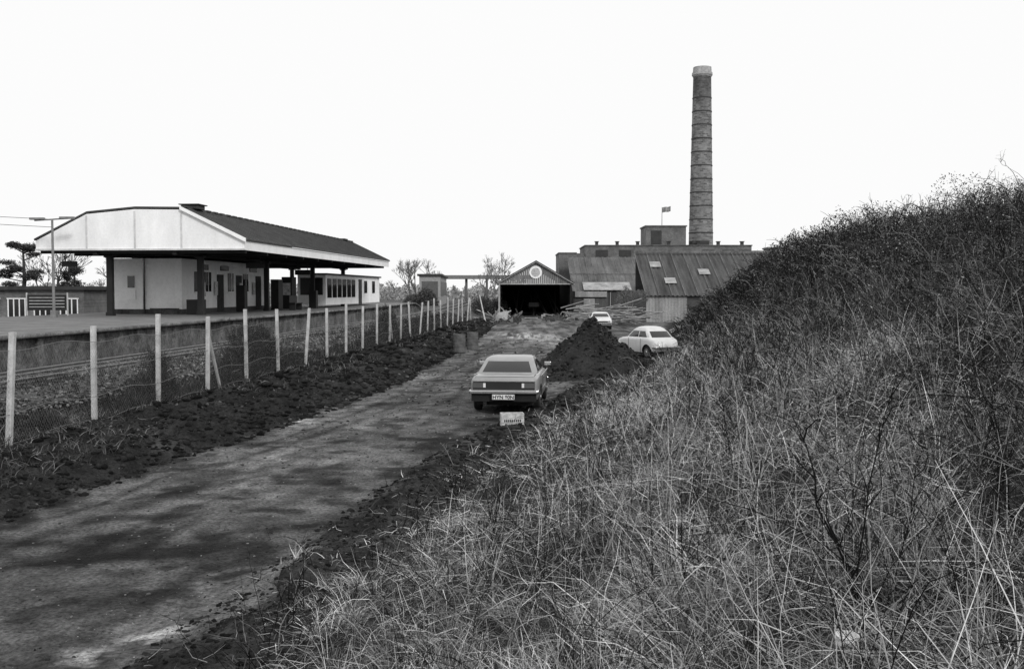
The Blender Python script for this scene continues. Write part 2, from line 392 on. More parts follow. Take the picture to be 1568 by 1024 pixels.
# ------------------------------------------------------------------ brambles
S=[];SC=[]
def cane(x,y,L,el0,bend,az,r,ntw,c,twl=.35,up=False):
    p=np.array([x,y,float(height(x,y))-.02]); N=7
    pts=[p]
    for k in range(N):
        e=el0-bend*(k/N)**1.3+random.gauss(0,.12); az+=random.gauss(0,.16)
        p=p+np.array([math.cos(az)*math.cos(e),math.sin(az)*math.cos(e),math.sin(e)])*L/N
        pts.append(p)
    for k in range(N):
        ra=r*(1-.75*k/N); rb=r*(1-.75*(k+1)/N)
        S.append([*pts[k],*pts[k+1],ra,rb]); SC.append(c)
    for j in range(ntw):
        k=random.randint(1,N-1); q=pts[k]+(pts[min(k+1,N)]-pts[k])*random.random()
        a2=random.uniform(0,6.28); e2=random.uniform(.1,1.2) if not up else random.uniform(.5,1.3)
        l=L*twl*random.uniform(.4,1.1)*(1-.5*k/N)
        for m in range(3):
            q2=q+np.array([math.cos(a2)*math.cos(e2),math.sin(a2)*math.cos(e2),math.sin(e2)])*l/3
            rr=r*.55*(1-.28*m); S.append([*q,*q2,rr,rr*.75]); SC.append(c)
            q=q2; a2+=random.gauss(0,.4); e2+=random.gauss(0,.3)
            if random.random()<.35:
                q3=q+np.array([random.gauss(0,1),random.gauss(0,1),random.gauss(.3,1)])*l*.16
                S.append([*q,*q3,rr*.6,rr*.4]); SC.append(c)
def rmin(r,x,y): return max(r,.00048*math.hypot(x,y))
xx,yy=bankpts(15000,3.2,75,2.0,.1)
TT=(xx-TX(yy))/(CX(yy)-TX(yy)); PR=(.24+.76*sst((TT-.32)/.3))*(.2+1.5*fbm(xx,yy,2.0,130))*np.clip((TT-.02)*7,.08,1)
for x,y,pr,tt in zip(xx,yy,PR,TT):
    if random.random()>pr: continue
    c=random.choice([.010,.012,.018,.025,.04,.1,.25])
    sc_=.6 if tt<.15 else 1
    if random.random()<.6: cane(x,y,random.uniform(.5,1.5)*sc_,random.uniform(.7,1.4),random.uniform(.8,2.4),random.uniform(0,6.28),rmin(random.uniform(.0025,.005),x,y),3,c)
    else: cane(x,y,random.uniform(.35,1.0)*sc_,random.uniform(1.0,1.5),random.uniform(-.1,.4),random.uniform(0,6.28),rmin(random.uniform(.0025,.004),x,y),5,c,up=True)
bx=[(1.66,4.6,1.25,.009),(1.4,3.9,.6,.006),(-.25,10.4,.95,.009),(-2.05,8.9,.55,.009),(-1.85,8.2,.4,.007),(-1.1,11.4,.6,.008),(-1.4,10.3,.45,.007),(-.8,13.0,.6,.008),(2.5,5.1,1.0,.007),(.9,6.0,.9,.006),(.55,8.0,.8,.006),(3.2,6.5,1.2,.007),(4.2,8.2,1.3,.008),(1.9,9.0,1.1,.007),(3.0,11.0,1.3,.008),(-.7,14.2,.7,.008),(1.1,16.0,1.1,.008),(-1.75,7.3,.45,.006),(2.0,4.2,.8,.005),(.35,4.9,.5,.004),(5.5,10,1.3,.008),(6.4,12.5,1.4,.009),(2.2,13,1.1,.008),(3.6,15,1.3,.009),(1.2,12,.9,.007),(.2,6.6,.7,.005)]
for x,y,h,r in bx:
    for q in range(4):
        cane(x+random.gauss(0,.07),y+random.gauss(0,.07),h*random.uniform(.6,1.05),random.uniform(1.1,1.55),random.uniform(-.1,.35),random.uniform(0,6.28),r*(.75 if q else 1),8,.01,.36,up=True)
a=Acc(); V_,Q_=tubes(S,3); a.add(V_,Q_,np.repeat(np.array(SC),6))
n=210000; yy=np.exp(rng.uniform(math.log(6),math.log(82),n)); t=rng.normal(.93,.24,n); xx=TX(yy)+t*(CX(yy)-TX(yy))
hh=np.clip(fbm(xx,yy,1.8,140)*2.5-.6+.7*(fbm(xx,yy,.45,141)-.5),.03,1.3)*np.interp(t,[.3,.75,1.3],[.3,1,1])*np.interp(yy,[40,70],[1,.7])
k=(hh>.08)&(t>.3)&(t<1.6)&(fbm(xx,yy,.6,142)>.42); xx=xx[k];yy=yy[k];hh=hh[k];n=len(xx)
P=np.stack([xx,yy,height(xx,yy)+hh*rng.uniform(0,1,n)**.6],1)
sz=np.maximum(.016,.00095*np.hypot(xx,yy)); V_,Q_=leafcloud(P,sz)
a.add(V_,Q_,np.repeat(np.clip(rng.lognormal(-3.0,.95,n)*(.5+fbm(xx,yy,1.0,143)),.008,.5),4))
a.obj('bramble_thicket',M_attr)

bm=bmesh.new(); bmesh.ops.create_icosphere(bm,subdivisions=2,radius=.06)
for v in bm.verts: v.co*=random.uniform(.6,1.3); v.co.z*=.55
me=bpy.data.meshes.new('crumpled_paper'); bm.to_mesh(me); bm.free(); me.materials.append(M_white)
o=bpy.data.objects.new('crumpled_paper',me); scene.collection.objects.link(o); o.location=(1.42,4.15,float(height(1.42,4.15))+.16)

# ------------------------------------------------------------------ fence
fe=empty('chain_link_fence')
py=18.75;k=0; mb=MB()
while py<96:
    x=float(Ff(py)); lean=random.gauss(0,.05); l2=random.gauss(0,.035); b=.05; h=2.36+random.uniform(-.16,.1)
    B=[(x-b,py-b,-.2),(x+b,py-b,-.2),(x+b,py+b,-.2),(x-b,py+b,-.2)]
    T=[(p[0]+lean*h,p[1]+l2*h,h) for p in B]
    i0=len(mb.v); mb.v+=B+T
    for q in ((0,1,5,4),(1,2,6,5),(2,3,7,6),(3,0,4,7),(4,5,6,7)): mb.f.append(tuple(i0+j for j in q)); mb.m.append(0)
    if k in(3,11): mb.cyl((x+.02,py+1.2,0.05),(x,py+.05,1.9),.05,.05,6)
    py+=(3.3 if py<60 else 3.2); k+=1
mb.obj('concrete_posts',M_conc,fe)
y0,y1=15.0,95.0
s=np.arange(y0,y1,.09)
def ribbon(A,B,w):
    d=B-A; d/=np.linalg.norm(d,axis=1)[:,None]; nrm=np.array([1,-.076,0.]); side=np.cross(d,nrm)*w/2
    V=np.stack([A-side,A+side,B+side,B-side],1).reshape(-1,3); return V,np.arange(len(V)).reshape(-1,4)
ac=Acc()
for sg in (1,-1):
    A=np.stack([Ff(s)+.06,s,np.full_like(s,.15)],1); e=s+sg*1.3; B=np.stack([Ff(e)+.06,e,1.88+.07*np.sin(e*1.9)],1)
    V_,Q_=ribbon(A,B,.0045); ac.add(V_,Q_,.2)
for z,ph in ((.15,0),(.7,1.),(1.3,2.),(1.9,0)):
    yk=np.arange(y0,y1,.55); A=np.stack([Ff(yk[:-1])+.063,yk[:-1],z+.05*np.sin(yk[:-1]*1.9+ph)],1);B=np.stack([Ff(yk[1:])+.063,yk[1:],z+.05*np.sin(yk[1:]*1.9+ph)],1)
    V_,Q_=ribbon(A,B,.012); ac.add(V_,Q_,.22)
ac.obj('wire_mesh',M_attr,parent=fe)
def wp(y):
    r=vn(y,y*0,1.5,150)*.5+vn(y,y*0,4.3,151)*.45
    for c0,wd,am in ((26.2,1.3,.4),(33.5,3.2,.33),(20.5,.7,.2),(44,2,.2),(54,3,.2),(70,6,.2)): r=r+am*np.exp(-((y-c0)/wd)**2)
    return r
# tangled dead weeds: short kinked stems spread through the height of each clump
n=200000; yy=np.exp(rng.uniform(math.log(14),math.log(92),n)); cl_=wp(yy)
k=(cl_>.42); yy=yy[k];cl_=cl_[k];n=len(yy); xx=Ff(yy)-.1-np.abs(rng.normal(0,.28,n))
top=np.clip((cl_-.42)*3.4,0.05,1.65)*(.5+fbm(yy,xx,.5,158)); zb=rng.uniform(0,1,n)**1.4*top
k=fbm(yy,zb,.45,159)>.38; yy=yy[k];xx=xx[k];zb=zb[k];n=len(yy)
V_,Q_=blades(np.stack([xx,yy,height(xx,yy)*.6+zb],1),rng.uniform(0,6.28,n),rng.uniform(.12,.4,n),np.radians(rng.uniform(0,90,n)),np.radians(rng.uniform(-40,80,n)),.00055*yy,3,.5)
a=Acc();a.add(V_,Q_,np.repeat(rng.lognormal(-3.5,.85,n).clip(.008,.35),8))
n=90000; yy=np.exp(rng.uniform(math.log(16),math.log(85),n)); c1=wp(yy)
k=c1>.52; yy=yy[k];c1=c1[k];n=len(yy); xx=Ff(yy)-.08-np.abs(rng.normal(0,.2,n)); zz=rng.uniform(0,1,n)*np.clip((c1-.48)*5,.2,1.8)
k=fbm(yy,zz,.35,157)>.45; yy=yy[k];xx=xx[k];zz=zz[k];n=len(yy)
V_,Q_=leafcloud(np.stack([xx,yy,zz+.1],1),.0009*yy); a.add(V_,Q_,np.repeat(rng.lognormal(-3.6,.7,n).clip(.008,.2),4))
a.obj('fence_weeds',M_attr)

# ------------------------------------------------------------------ railway
rt=empty('railway_track')
yy=np.concatenate([np.arange(-10,120,2.),np.arange(120,500,6.)])
def sweep(name,prof,m,par,ys_=yy,closed=True,zf=None):
    e_=Ef(ys_); n=len(ys_);k=len(prof); V=np.zeros((n,k,3))
    for j,(o,z) in enumerate(prof): V[:,j,0]=e_+o;V[:,j,1]=ys_;V[:,j,2]=z if zf is None else zf(z,ys_)
    i=np.arange(n*k).reshape(n,k)
    if closed: r=np.roll(i,-1,1); q=np.stack([i[:-1],r[:-1],r[1:],i[1:]],-1)
    else: q=np.stack([i[:-1,:-1],i[:-1,1:],i[1:,1:],i[1:,:-1]],-1)
    return np_obj(name,V.reshape(-1,3),q.reshape(-1,4),m,parent=par)
sweep('ballast',[(.1,.79),(2.8,.79),(3.5,.5)],M_ball,rt,closed=False)
for nm,o in (('rail_left',.76),('rail_right',2.2)):
    sweep(nm,[(o-.035,.96),(o+.035,.96),(o+.035,.92),(o+.012,.9),(o+.012,.85),(o+.07,.83),(o-.07,.83),(o-.012,.85),(o-.012,.9),(o-.035,.92)],M_rail,rt)
mb=MB()
for q in np.arange(0,200,.75):
    x=float(Ef(q)); mb.box(x+.2,x+2.75,q-.13,q+.13,.75,.83)
mb.obj('sleepers',M_sleep,rt)
n=22000; q=np.exp(rng.uniform(math.log(12),math.log(110),n)); o=rng.uniform(.1,3.8,n)
P=np.stack([Ef(q)+o,q,np.where(o>2.8,.79-(o-2.8)*.36,.80)],1); v,qq,nv=clods(P,.02+.035*rng.uniform(0,1,n)*np.clip(q/25,.8,2))
np_obj('ballast_stones',v,qq,M_soil,np.repeat(np.exp(rng.uniform(-3.7,-.9,n)),nv),parent=rt)
pf=empty('station_platform')
yp=np.arange(-10,108,2.); zz=lambda z,y_: np.where(z>1,z-np.clip((y_-99)/8,0,1)*.95,z)
sweep('surface',[(-11.2,1.8),(-.42,1.8)],M_plat,pf,yp,False,zz)
sweep('coping',[(-.42,1.806),(0.10,1.806),(.10,1.70),(-.15,1.68)],M_cop,pf,yp,False,zz)
sweep('front_wall',[(-.12,1.72),(-.12,.7)],M_pwall,pf,yp,False,zz)
sweep('back_wall',[(-11.2,1.8),(-11.2,.6)],M_pwall,pf,yp,False,zz)
mb=MB()
for q in np.arange(0,100,3.1):
    x=float(Ef(q)); mb.box(x-.119,x-.02,q,q+.3,.7,1.67)
mb.obj('wall_piers',M_pwall,pf)

# ------------------------------------------------------------------ station building
RZ=-math.atan(.076)
st=empty('station_building',(-11.75,45.5,1.8),RZ)
prof=[(-.45,3.05),(-.45,3.45),(-3.4,4.9),(-5.6,4.93),(-7.9,4.72),(-10.35,3.5),(-10.35,3.05)]
MB().prism(prof,0,.12).obj('gable_boarding',M_white,st)
mb=MB()
for lx,zt in ((-3.4,4.8),(-5.6,4.85),(-7.9,4.65)): mb.box(lx-.04,lx+.04,-.03,-.001,3.07,zt)
mb.box(-10.36,-.44,-.05,-.002,3.05,3.13)
mb.obj('gable_battens',mat('old_white_paint',.6,.7,.2,2),st)
MB().box(-.50,-.44,.13,33,3.05,3.47).box(-10.4,-10.34,.13,33,3.05,3.5).obj('fascia',M_white,st)
mb=MB()
mb.prism([(-.36,3.48),(-.36,3.56),(-3.4,5.03),(-3.4,4.95)],-.1,33.1)
mb.prism([(-3.401,4.95),(-3.401,5.03),(-5.6,5.06),(-7.9,4.85),(-10.45,3.6),(-10.45,3.52),(-7.9,4.77),(-5.6,4.98)],0.02,33.1)
mb.obj('roof_covering',M_tile,st)
mb=MB()
for q in np.arange(.5,33,.55):
    mb.prism([(-.38,3.56),(-.38,3.60),(-3.38,5.05),(-3.38,5.02)],q,q+.07)
for q in np.arange(.2,33,.9): mb.box(-3.5,-3.3,q,q+.55,5.03,5.1)
mb.obj('roof_ribs',M_tile,st)
MB().prism([(-.34,3.40),(-.34,3.58),(-3.42,5.06),(-3.42,4.90)],-.16,-.105).obj('verge_board',M_white,st)
MB().box(-3.9,-3.1,1.2,2.1,5.03,5.22).box(-4,-3,1.1,2.2,5.22,5.27).box(-3.8,-3.2,30,31,5.03,5.15).obj('roof_vent',M_iron,st,bevel=.02)
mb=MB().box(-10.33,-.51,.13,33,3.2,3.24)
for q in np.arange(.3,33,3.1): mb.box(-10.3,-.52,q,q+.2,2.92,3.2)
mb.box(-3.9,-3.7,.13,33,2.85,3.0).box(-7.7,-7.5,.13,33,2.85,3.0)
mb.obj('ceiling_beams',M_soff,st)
mb=MB()
for lx,ly in ((-7.6,1.6),(-3.8,3.2),(-3.8,13.3),(-3.8,23.2),(-3.8,31.8),(-7.6,21.5),(-7.6,31)):
    mb.box(lx-.13,lx+.13,ly-.13,ly+.13,0,3.0); mb.box(lx-.17,lx+.17,ly-.17,ly+.17,0,.18); mb.box(lx-.22,lx+.22,ly-.2,ly+.2,2.78,2.92)
mb.obj('columns',M_dark,st)
MB().box(-9.1,-5.5,5,18,.25,2.84).obj('booking_hall_walls',M_render,st)
MB().box(-9.12,-5.48,4.98,18.02,0,.25).obj('plinth',M_asbd,st)
mb=MB()
mb.box(-8.35,-8.0,4.95,4.995,1.35,1.95,1)
mb.box(-8.42,-7.93,4.94,4.99,.75,1.28,0)
mb.cyl((-7.45,4.9,0.02),(-7.45,4.9,2.82),.055,.055,8,1)
mb.box(-7.2,-5.65,4.96,4.995,.25,.3,1)
for q in (6.6,8.0,11.5,14.0):
    mb.box(-5.495,-5.46,q,q+.9,1.15,2.2,1); mb.box(-5.455,-5.44,q+.43,q+.47,1.15,2.2,0);mb.box(-5.47,-5.42,q-.06,q+.96,1.08,1.145,0)
for q in (9.8,12.8,16.3): mb.box(-5.495,-5.455,q,q+.95,.05,2.1,2)
for q in (7.2,10.3,15.2): mb.box(-5.49,-5.45,q,q+1.3,2.32,2.6,1)
mb.obj('windows_and_doors',[M_white,M_glass,M_woodd],st)
MB().box(-5.1,-3.1,24,42,0.2,2.3).obj('waiting_room_walls',M_render,st)
MB().box(-5.25,-2.95,23.85,42.15,2.3,2.42).obj('waiting_room_roof',M_iron,st)
mb=MB(); mb.box(-4.9,-3.3,23.95,23.99,.9,2.1,1)
for q in np.arange(24.4,33,1.45): mb.box(-3.095,-3.06,q,q+1.1,.7,2.05,1)
mb.box(-3.095,-3.05,34,35,.05,2.1,2).box(-3.095,-3.06,36,37,1,2,1).box(-3.095,-3.06,39,40,1,2,1)
mb.obj('waiting_room_windows',[M_white,M_glass,M_woodd],st)
mb=MB().box(-5.0,-4.2,4.3,4.9,0,.75).box(-3.0,-2.6,15,16.6,.4,.46).box(-3.0,-2.95,15,16.6,.46,.9).box(-3.0,-2.6,15.1,15.2,0,.4).box(-3,-2.6,16.4,16.5,0,.4)
mb.box(-4.7,-4.2,10.6,11.1,0,1.5).box(-4.6,-4.1,16.5,17.4,0,1.9).box(-5,-4.3,20,21,0,2.1).box(-3.6,-3.1,21.5,22.0,0,1.2)
mb.obj('platform_furniture',M_dark,st,bevel=.02)
mb=MB()
for lx,ly,z in ((-5.44,7.55,.9),(-5.44,9.3,.95),(-5.44,13.2,.9),(-5.44,15.6,.95)): mb.box(lx,lx+.03,ly,ly+.42,z,z+.75)
mb.box(-4.9,-4.4,19.97,19.995,.9,1.7)
mb.obj('posters',mat('poster_paper',.5,.7,.6,5),st)
mb=MB().box(-9.95,-9.2,1.5,1.56,2.35,2.6).cyl((-9.8,1.53,2.6),(-9.8,1.53,3.0),.02).cyl((-9.3,1.53,2.6),(-9.3,1.53,3.0),.02)
mb.box(-3.2,-2.2,17,17.06,2.2,2.5).cyl((-3,17.03,2.5),(-3,17.03,3.2),.02).cyl((-2.4,17.03,2.5),(-2.4,17.03,3.2),.02)
mb.box(-3.2,-2.2,8,8.06,2.4,2.7).cyl((-3,8.03,2.7),(-3,8.03,3.2),.02).cyl((-2.4,8.03,2.7),(-2.4,8.03,3.2),.02)
mb.obj('hanging_signs',M_dark,st)
MB().cyl((0,0,0),(0,0,4.4),.07,.05,10).cyl((-.8,0,4.35),(.8,0,4.45),.035,.035,8).box(-1.0,-.35,-.1,.1,4.38,4.48).box(.35,1.0,-.1,.1,4.42,4.52).box(-.12,.12,-.12,.12,0,.3).obj('platform_lamp',mat('lamp_grey',.2,.6),loc=(-20.7,45,1.8),bevel=.01)
mb=MB().box(-.95,.95,-.03,.03,.25,1.0).cyl((-.98,0,0),(-.98,0,1.1),.04,.04,8,1).cyl((.98,0,0),(.98,0,1.1),.04,.04,8,1)
for q in (.4,.55,.7,.85): mb.box(-.85,.85,-.045,-.031,q,q+.03,1)
mb.obj('station_name_board',[M_dark,M_conc],loc=(-22.4,48,1.8))
mb=MB()
for dz in (0,.35): mb.cyl((-20.7,45,6.2-dz),(-42,52,7.6-dz),.012,.012,5)
mb.obj('overhead_wire',M_dark)

bb=empty('brick_office_building',(-38,70,.7),RZ)
MB().box(-14,8.2,0,8,0,2.35).obj('walls',M_brick,bb)
MB().box(-14.3,8.5,-.3,8.3,2.35,2.6).obj('flat_roof',M_iron,bb)
mb=MB()
for q in np.arange(-12.5,7,1.9):
    mb.box(q,q+1.3,-.05,-.005,.4,1.7,1)
    for dx in (0,.41,.82,1.24): mb.box(q+dx,q+dx+.07,-.09,-.051,.4,1.7,0)
    mb.box(q-.05,q+1.36,-.1,-.02,.32,.395,0).box(q-.05,q+1.36,-.1,-.02,1.71,1.78,0)
mb.obj('windows',[M_white,M_glass],bb)

# ------------------------------------------------------------------ trees
def gen_tree(h,depth=6,spread=.55,seed=0,r0=None,nb=3):
    R=random.Random(seed); segs=[]; tips=[]
    def rec(p,d,l,r,dep):
        q=p
        for s_ in range(2):
            d2=(d+Vector((R.gauss(0,.12),R.gauss(0,.12),R.gauss(.03,.08)))).normalized(); q2=q+d2*l/2
            segs.append([*q,*q2,r*(1-.2*s_),r*(.8-.2*s_)]); q=q2; d=d2
        if dep==0: tips.append(tuple(q)); return
        for i in range(nb if dep>1 else nb+1):
            nd=(d+Vector((R.gauss(0,spread),R.gauss(0,spread),R.gauss(.12,spread*.6)))).normalized()
            rec(q,nd,l*R.uniform(.62,.88),r*.6,dep-1)
    rec(Vector((0,0,0)),Vector((R.gauss(0,.04),R.gauss(0,.04),1)),h*.24,r0 or h*.022,depth)
    return np.array(segs),np.array(tips)
def tree(name,loc,h,seed,depth=6,m=M_bark,rmin_=.012,spread=.5):
    s_,t_=gen_tree(h,depth,spread,seed); s_[:,6:]=np.maximum(s_[:,6:],rmin_)
    V_,Q_=tubes(s_,4); o=np_obj(name,V_,Q_,m); o.location=loc; return o
tree('bare_tree',(-15.8,165,.5),10,3,5,M_barkf,.014,.34)
tree('bare_tree',(-17.5,172,.5),9,13,5,M_barkf,.014,.34)
tree('bare_tree',(-14.0,170,.5),8.5,23,5,M_barkf,.014,.34)
tree('bare_tree',(-2.6,150,.3),9.4,4,5,M_barkf,.014,.34)
tree('bare_tree',(-4.2,158,.3),8.5,14,5,M_barkf,.014,.34)
tree('bare_tree',(-1.2,156,.3),7.5,24,5,M_barkf,.014,.34)
tree('bare_tree',(-43,95,.7),8,5,5,M_bark,.012)
tree('bare_tree',(-38.5,98,.7),6.5,6,5,M_bark,.012)
tree('bare_tree',(-47,100,.7),7,26,5,M_bark,.012)
tree('bare_tree',(10.9,90,0),4.2,7,6,M_barkf,.014,.6)
tree('bare_tree',(-2.9,92,0),3,17,5,M_bark,.01,.6)
def conifer(name,loc,h,seed):
    R=random.Random(seed); p=empty(name,loc); segs=[];cs=[]
    segs.append([0,0,0,.3,0,h*.5,.22,.17]);segs.append([.3,0,h*.5,.1,.2,h*.93,.17,.06])
    for i in range(16):
        z=h*R.uniform(.38,.95); az=R.uniform(0,6.28); l=h*.3*R.uniform(.5,1.1)*(1.25-z/h*.7)
        x1,y1,z1=math.cos(az)*l,math.sin(az)*l,z+R.uniform(-.1,.5); segs.append([.25,0,z-.2,x1,y1,z1,.07,.03])
        for f_ in (.55,.8,1.0):
            cs.append((x1*f_,y1*f_,z+(z1-z)*f_+.15,R.uniform(.3,.65)))
    V_,Q_=tubes(segs,6); np_obj('trunk_and_limbs',V_,Q_,M_bark,parent=p)
    P=[]
    for c in cs:
        n=190; q=rng.normal(size=(n,3)); q/=np.linalg.norm(q,axis=1)[:,None]; q*=rng.power(1.5,n)[:,None]*np.array([c[3]*1.4,c[3]*1.4,c[3]*.6]); P.append(q+np.array(c[:3]))
    P=np.concatenate(P); V_,Q_=leafcloud(P,.075); np_obj('needles',V_,Q_,M_attr,np.repeat(rng.uniform(.015,.09,len(P)),4),parent=p)
conifer('pine_tree',(-44.3,90,.7),6.6,2)
conifer('pine_tree',(-40.6,92,.7),4.4,8)
def bush(name,loc,rx,rz,n,c0,c1,size):
    a=Acc(); q=rng.normal(size=(n,3)); q/=np.linalg.norm(q,axis=1)[:,None]
    lump=.75+.5*fbm(q[:,0]*2+5,q[:,1]*2+q[:,2]*2,1,int(rx*100)); q*=(rng.power(2.5,n)*lump)[:,None]*np.array([rx,rx,rz]); q[:,2]=np.abs(q[:,2])
    V_,Q_=leafcloud(q,size); a.add(V_,Q_,np.repeat(rng.uniform(c0,c1,n),4)); o=a.obj(name,M_attr); o.location=loc
bush('evergreen_bush',(-12.9,150,.6),1.9,2.9,6000,.03,.13,.13)
bush('evergreen_bush',(-15.0,152,.6),1.6,1.9,4000,.05,.16,.13)
bush('evergreen_bush',(-1.6,120,.2),1.3,1.9,3500,.04,.14,.1)
bush('evergreen_bush',(-3.8,125,.2),1.5,2.3,3500,.06,.2,.1)
A_=Acc(); base=[gen_tree(9,4,.55,s)[0] for s in (101,102,103,104)]
for i in range(120):
    u=random.uniform(-.62,.0); Yd=random.uniform(230,420); s_=base[i%4].copy(); k=random.uniform(.5,1.0)
    if random.random()<.3: u=random.uniform(0,.5)
    s_[:,:6]*=k; s_[:,6:]=np.maximum(s_[:,6:]*k,.05); s_[:,[0,3]]+=u*Yd; s_[:,[1,4]]+=Yd
    V_,Q_=tubes(s_,3); A_.add(V_,Q_,.3)  # distance haze is put into this pale grey
n=30000; Yd=rng.uniform(230,380,n); u=rng.uniform(-.62,.1,n); hz=(1+5*fbm(u*60,Yd*0,1,200))*rng.uniform(0,1,n)
V_,Q_=leafcloud(np.stack([u*Yd,Yd,hz+.5],1),.4); A_.add(V_,Q_,np.repeat(rng.uniform(.17,.36,n),4))  # far scrub greyed the same way, haze in its colour
A_.obj('distant_trees',M_attr)

# ------------------------------------------------------------------ distant bridge and warehouse
br=empty('concrete_bridge',(0,0,0))
MB().box(-14,4,188,192,5.2,5.9).obj('deck',mat('bridge_deck',.18,.8),br)
mb=MB()
for q in (-8.9,-5,-1.5): mb.box(q,q+.4,189,191,0,5.2)
mb.obj('piers',M_asb,br)
wh=empty('lineside_warehouse',(-9.6,120,.6),math.radians(2.2))
MB().box(-3.2,0,30,62,0,4.6).obj('walls',mat('pale_wall',.3,.8),wh)
MB().box(-3.5,.3,29.7,62.3,4.6,4.9).obj('roof',M_iron,wh)
mb=MB()
for q in np.arange(30.5,61,3): mb.box(.002,.06,q,q+1.9,1.6,3.8)
mb.box(-2.8,-.4,29.93,29.998,1.2,3.8)
mb.obj('windows',mat('grey_glass',.1,.4),wh)

# ------------------------------------------------------------------ sheds and factory
def corr(name,p,u,v,pitch,amp,m,parent,nv=2):
    p=np.array(p,float);u=np.array(u,float);v=np.array(v,float); nrm=np.cross(u,v);nrm/=np.linalg.norm(nrm)
    L=np.linalg.norm(u); nu=max(2,int(L/pitch*4)); S_=np.linspace(0,1,nu); T=np.linspace(0,1,nv)
    s_,t_=np.meshgrid(S_,T); V=p+s_[...,None]*u+t_[...,None]*v+nrm*(np.sin(s_*L/pitch*2*math.pi)*amp)[...,None]
    i=np.arange(nu*nv).reshape(nv,nu); q=np.stack([i[:-1,:-1],i[:-1,1:],i[1:,1:],i[1:,:-1]],-1).reshape(-1,4)
    return np_obj(name,V.reshape(-1,3),q,m,parent=parent,smooth=True)
sh=empty('open_fronted_shed')
xl,xr,xm,y0s,y1s,ze,zr_=-1.45,6.8,2.75,114,140,3.9,6.25
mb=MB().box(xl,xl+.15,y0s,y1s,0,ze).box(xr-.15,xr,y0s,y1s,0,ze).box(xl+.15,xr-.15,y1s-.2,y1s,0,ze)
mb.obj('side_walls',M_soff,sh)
ng=34
mb=MB()
for i in range(ng):
    a_=xl+(xr-xl)*i/ng; b_=xl+(xr-xl)*(i+1)/ng; zt=ze+(zr_-ze)*(1-abs((a_+b_)/2-xm)/(xr-xl)*2)
    mb.box(a_,b_-.03,y0s-.04-(i%2)*.03,y0s+.03,ze-.15,zt)
mb.obj('gable_cladding',mat('gable_sheet',.17,.8,.4,2,stretch=(1,1,.2)),sh)
MB().prism([(xl-.35,ze-.2),(xm,zr_),(xr+.35,ze-.2),(xr+.35,ze),(xm,zr_+.2),(xl-.35,ze)],y0s-.3,y1s+.2).obj('roof',M_asbd,sh)
mb=MB().prism([(xl-.37,ze-.22),(xm,zr_-.02),(xm,zr_+.04),(xl-.37,ze-.14)],y0s-.36,y0s-.305).prism([(xm,zr_-.02),(xr+.37,ze-.22),(xr+.37,ze-.14),(xm,zr_+.04)],y0s-.36,y0s-.305)
mb.box(xl,xr,y0s-.12,y0s-.075,ze-.2,ze-.08).box(xl-.1,xl+.08,y0s-.1,y0s+.1,0,ze)
mb.obj('white_trim',mat('weathered_trim',.36,.8,.4,2),sh)
MB().cyl((xm-.05,y0s-.16,5.1),(xm-.05,y0s-.08,5.1),.72,.72,28).obj('round_sign',M_white,sh)
MB().cyl((xm-.05,y0s-.19,5.1),(xm-.05,y0s-.165,5.1),.5,.5,24).obj('round_sign_centre',mat('sign_centre',.45,.7,.5,5),sh)
mb=MB()
for i in range(14):
    x=random.uniform(-.6,6); mb.cyl((x,random.uniform(116,122),0),(x+random.uniform(-1.5,1.5),125,random.uniform(1.5,3.5)),.06,.06,5)
mb.box(2,3.2,118,119,1.1,1.6)
mb.obj('stored_timber',M_woodd,sh)
fa=empty('factory_building')
corr('right_roof',(12.7,94.7,2.5),(15.5,0,0),(0,9.5,4.5),.42,.06,M_asbd,fa)
corr('right_wall_light',(12.8,95,0),(3.9,0,0),(0,0,2.45),.3,.03,M_asbl,fa)
MB().box(16.72,28,95,95.3,0,2.45).box(12.85,28,103.5,104,0,6.8).box(12.82,13,95.3,103.4,0,2.6).obj('right_walls',M_brickd,fa)
mb=MB()
for u_,q in ((13.95,.62),(14.95,.25),(18.6,.45)):
    zz_=2.5+4.5*q; yy_=94.7+9.5*q
    mb.poly([(u_,yy_-.1,zz_+.1),(u_+1.1,yy_-.1,zz_+.1),(u_+1.1,yy_+1.05,zz_+.65),(u_,yy_+1.05,zz_+.65)])
mb.obj('roof_lights',M_sky,fa)
mb=MB()
for q in np.arange(12.7,28,1.26): mb.poly([(q,94.64,2.58),(q+.05,94.64,2.58),(q+.05,104.1,7.07),(q,104.1,7.07)])
mb.box(12.7,28.2,104,104.4,6.9,7.15)
mb.obj('roof_seams',M_seam,fa)
corr('middle_roof',(7.6,125,2.9),(13,0,0),(0,13,4.7),.6,.05,M_asb,fa)
mb=MB()
for q in np.arange(7.6,20.5,.8): mb.poly([(q,124.94,2.98),(q+.06,124.94,2.98),(q+.06,137.9,7.67),(q,137.9,7.67)])
mb.box(7.6,20.6,131,131.15,5.2,5.25)
mb.obj('glazing_bars',M_seam,fa)
MB().box(7.7,20.6,125.2,125.6,0,2.9).obj('middle_wall',M_asbd,fa)
MB().box(7.9,11.9,124.9,125.1,2.2,2.9).box(12.3,12.4,125,125.18,0,2.8).box(9,10.4,125.05,125.18,.1,2.0).obj('middle_wall_trim',M_asbl,fa)
MB().poly([(9,124.8,3.07),(15,124.8,3.07),(15,127.6,4.08),(9,127.6,4.08)]).obj('middle_roof_light',M_sky,fa)
MB().box(6.6,9,140,150,0,8.2).box(8.9,11,150.2,160,0,8.6).box(11.02,36,150,162,0,9.7).obj('rear_walls',M_brick,fa)
MB().box(20.8,27,155,161.5,9.7,12.9).obj('tower_block',M_brick,fa)
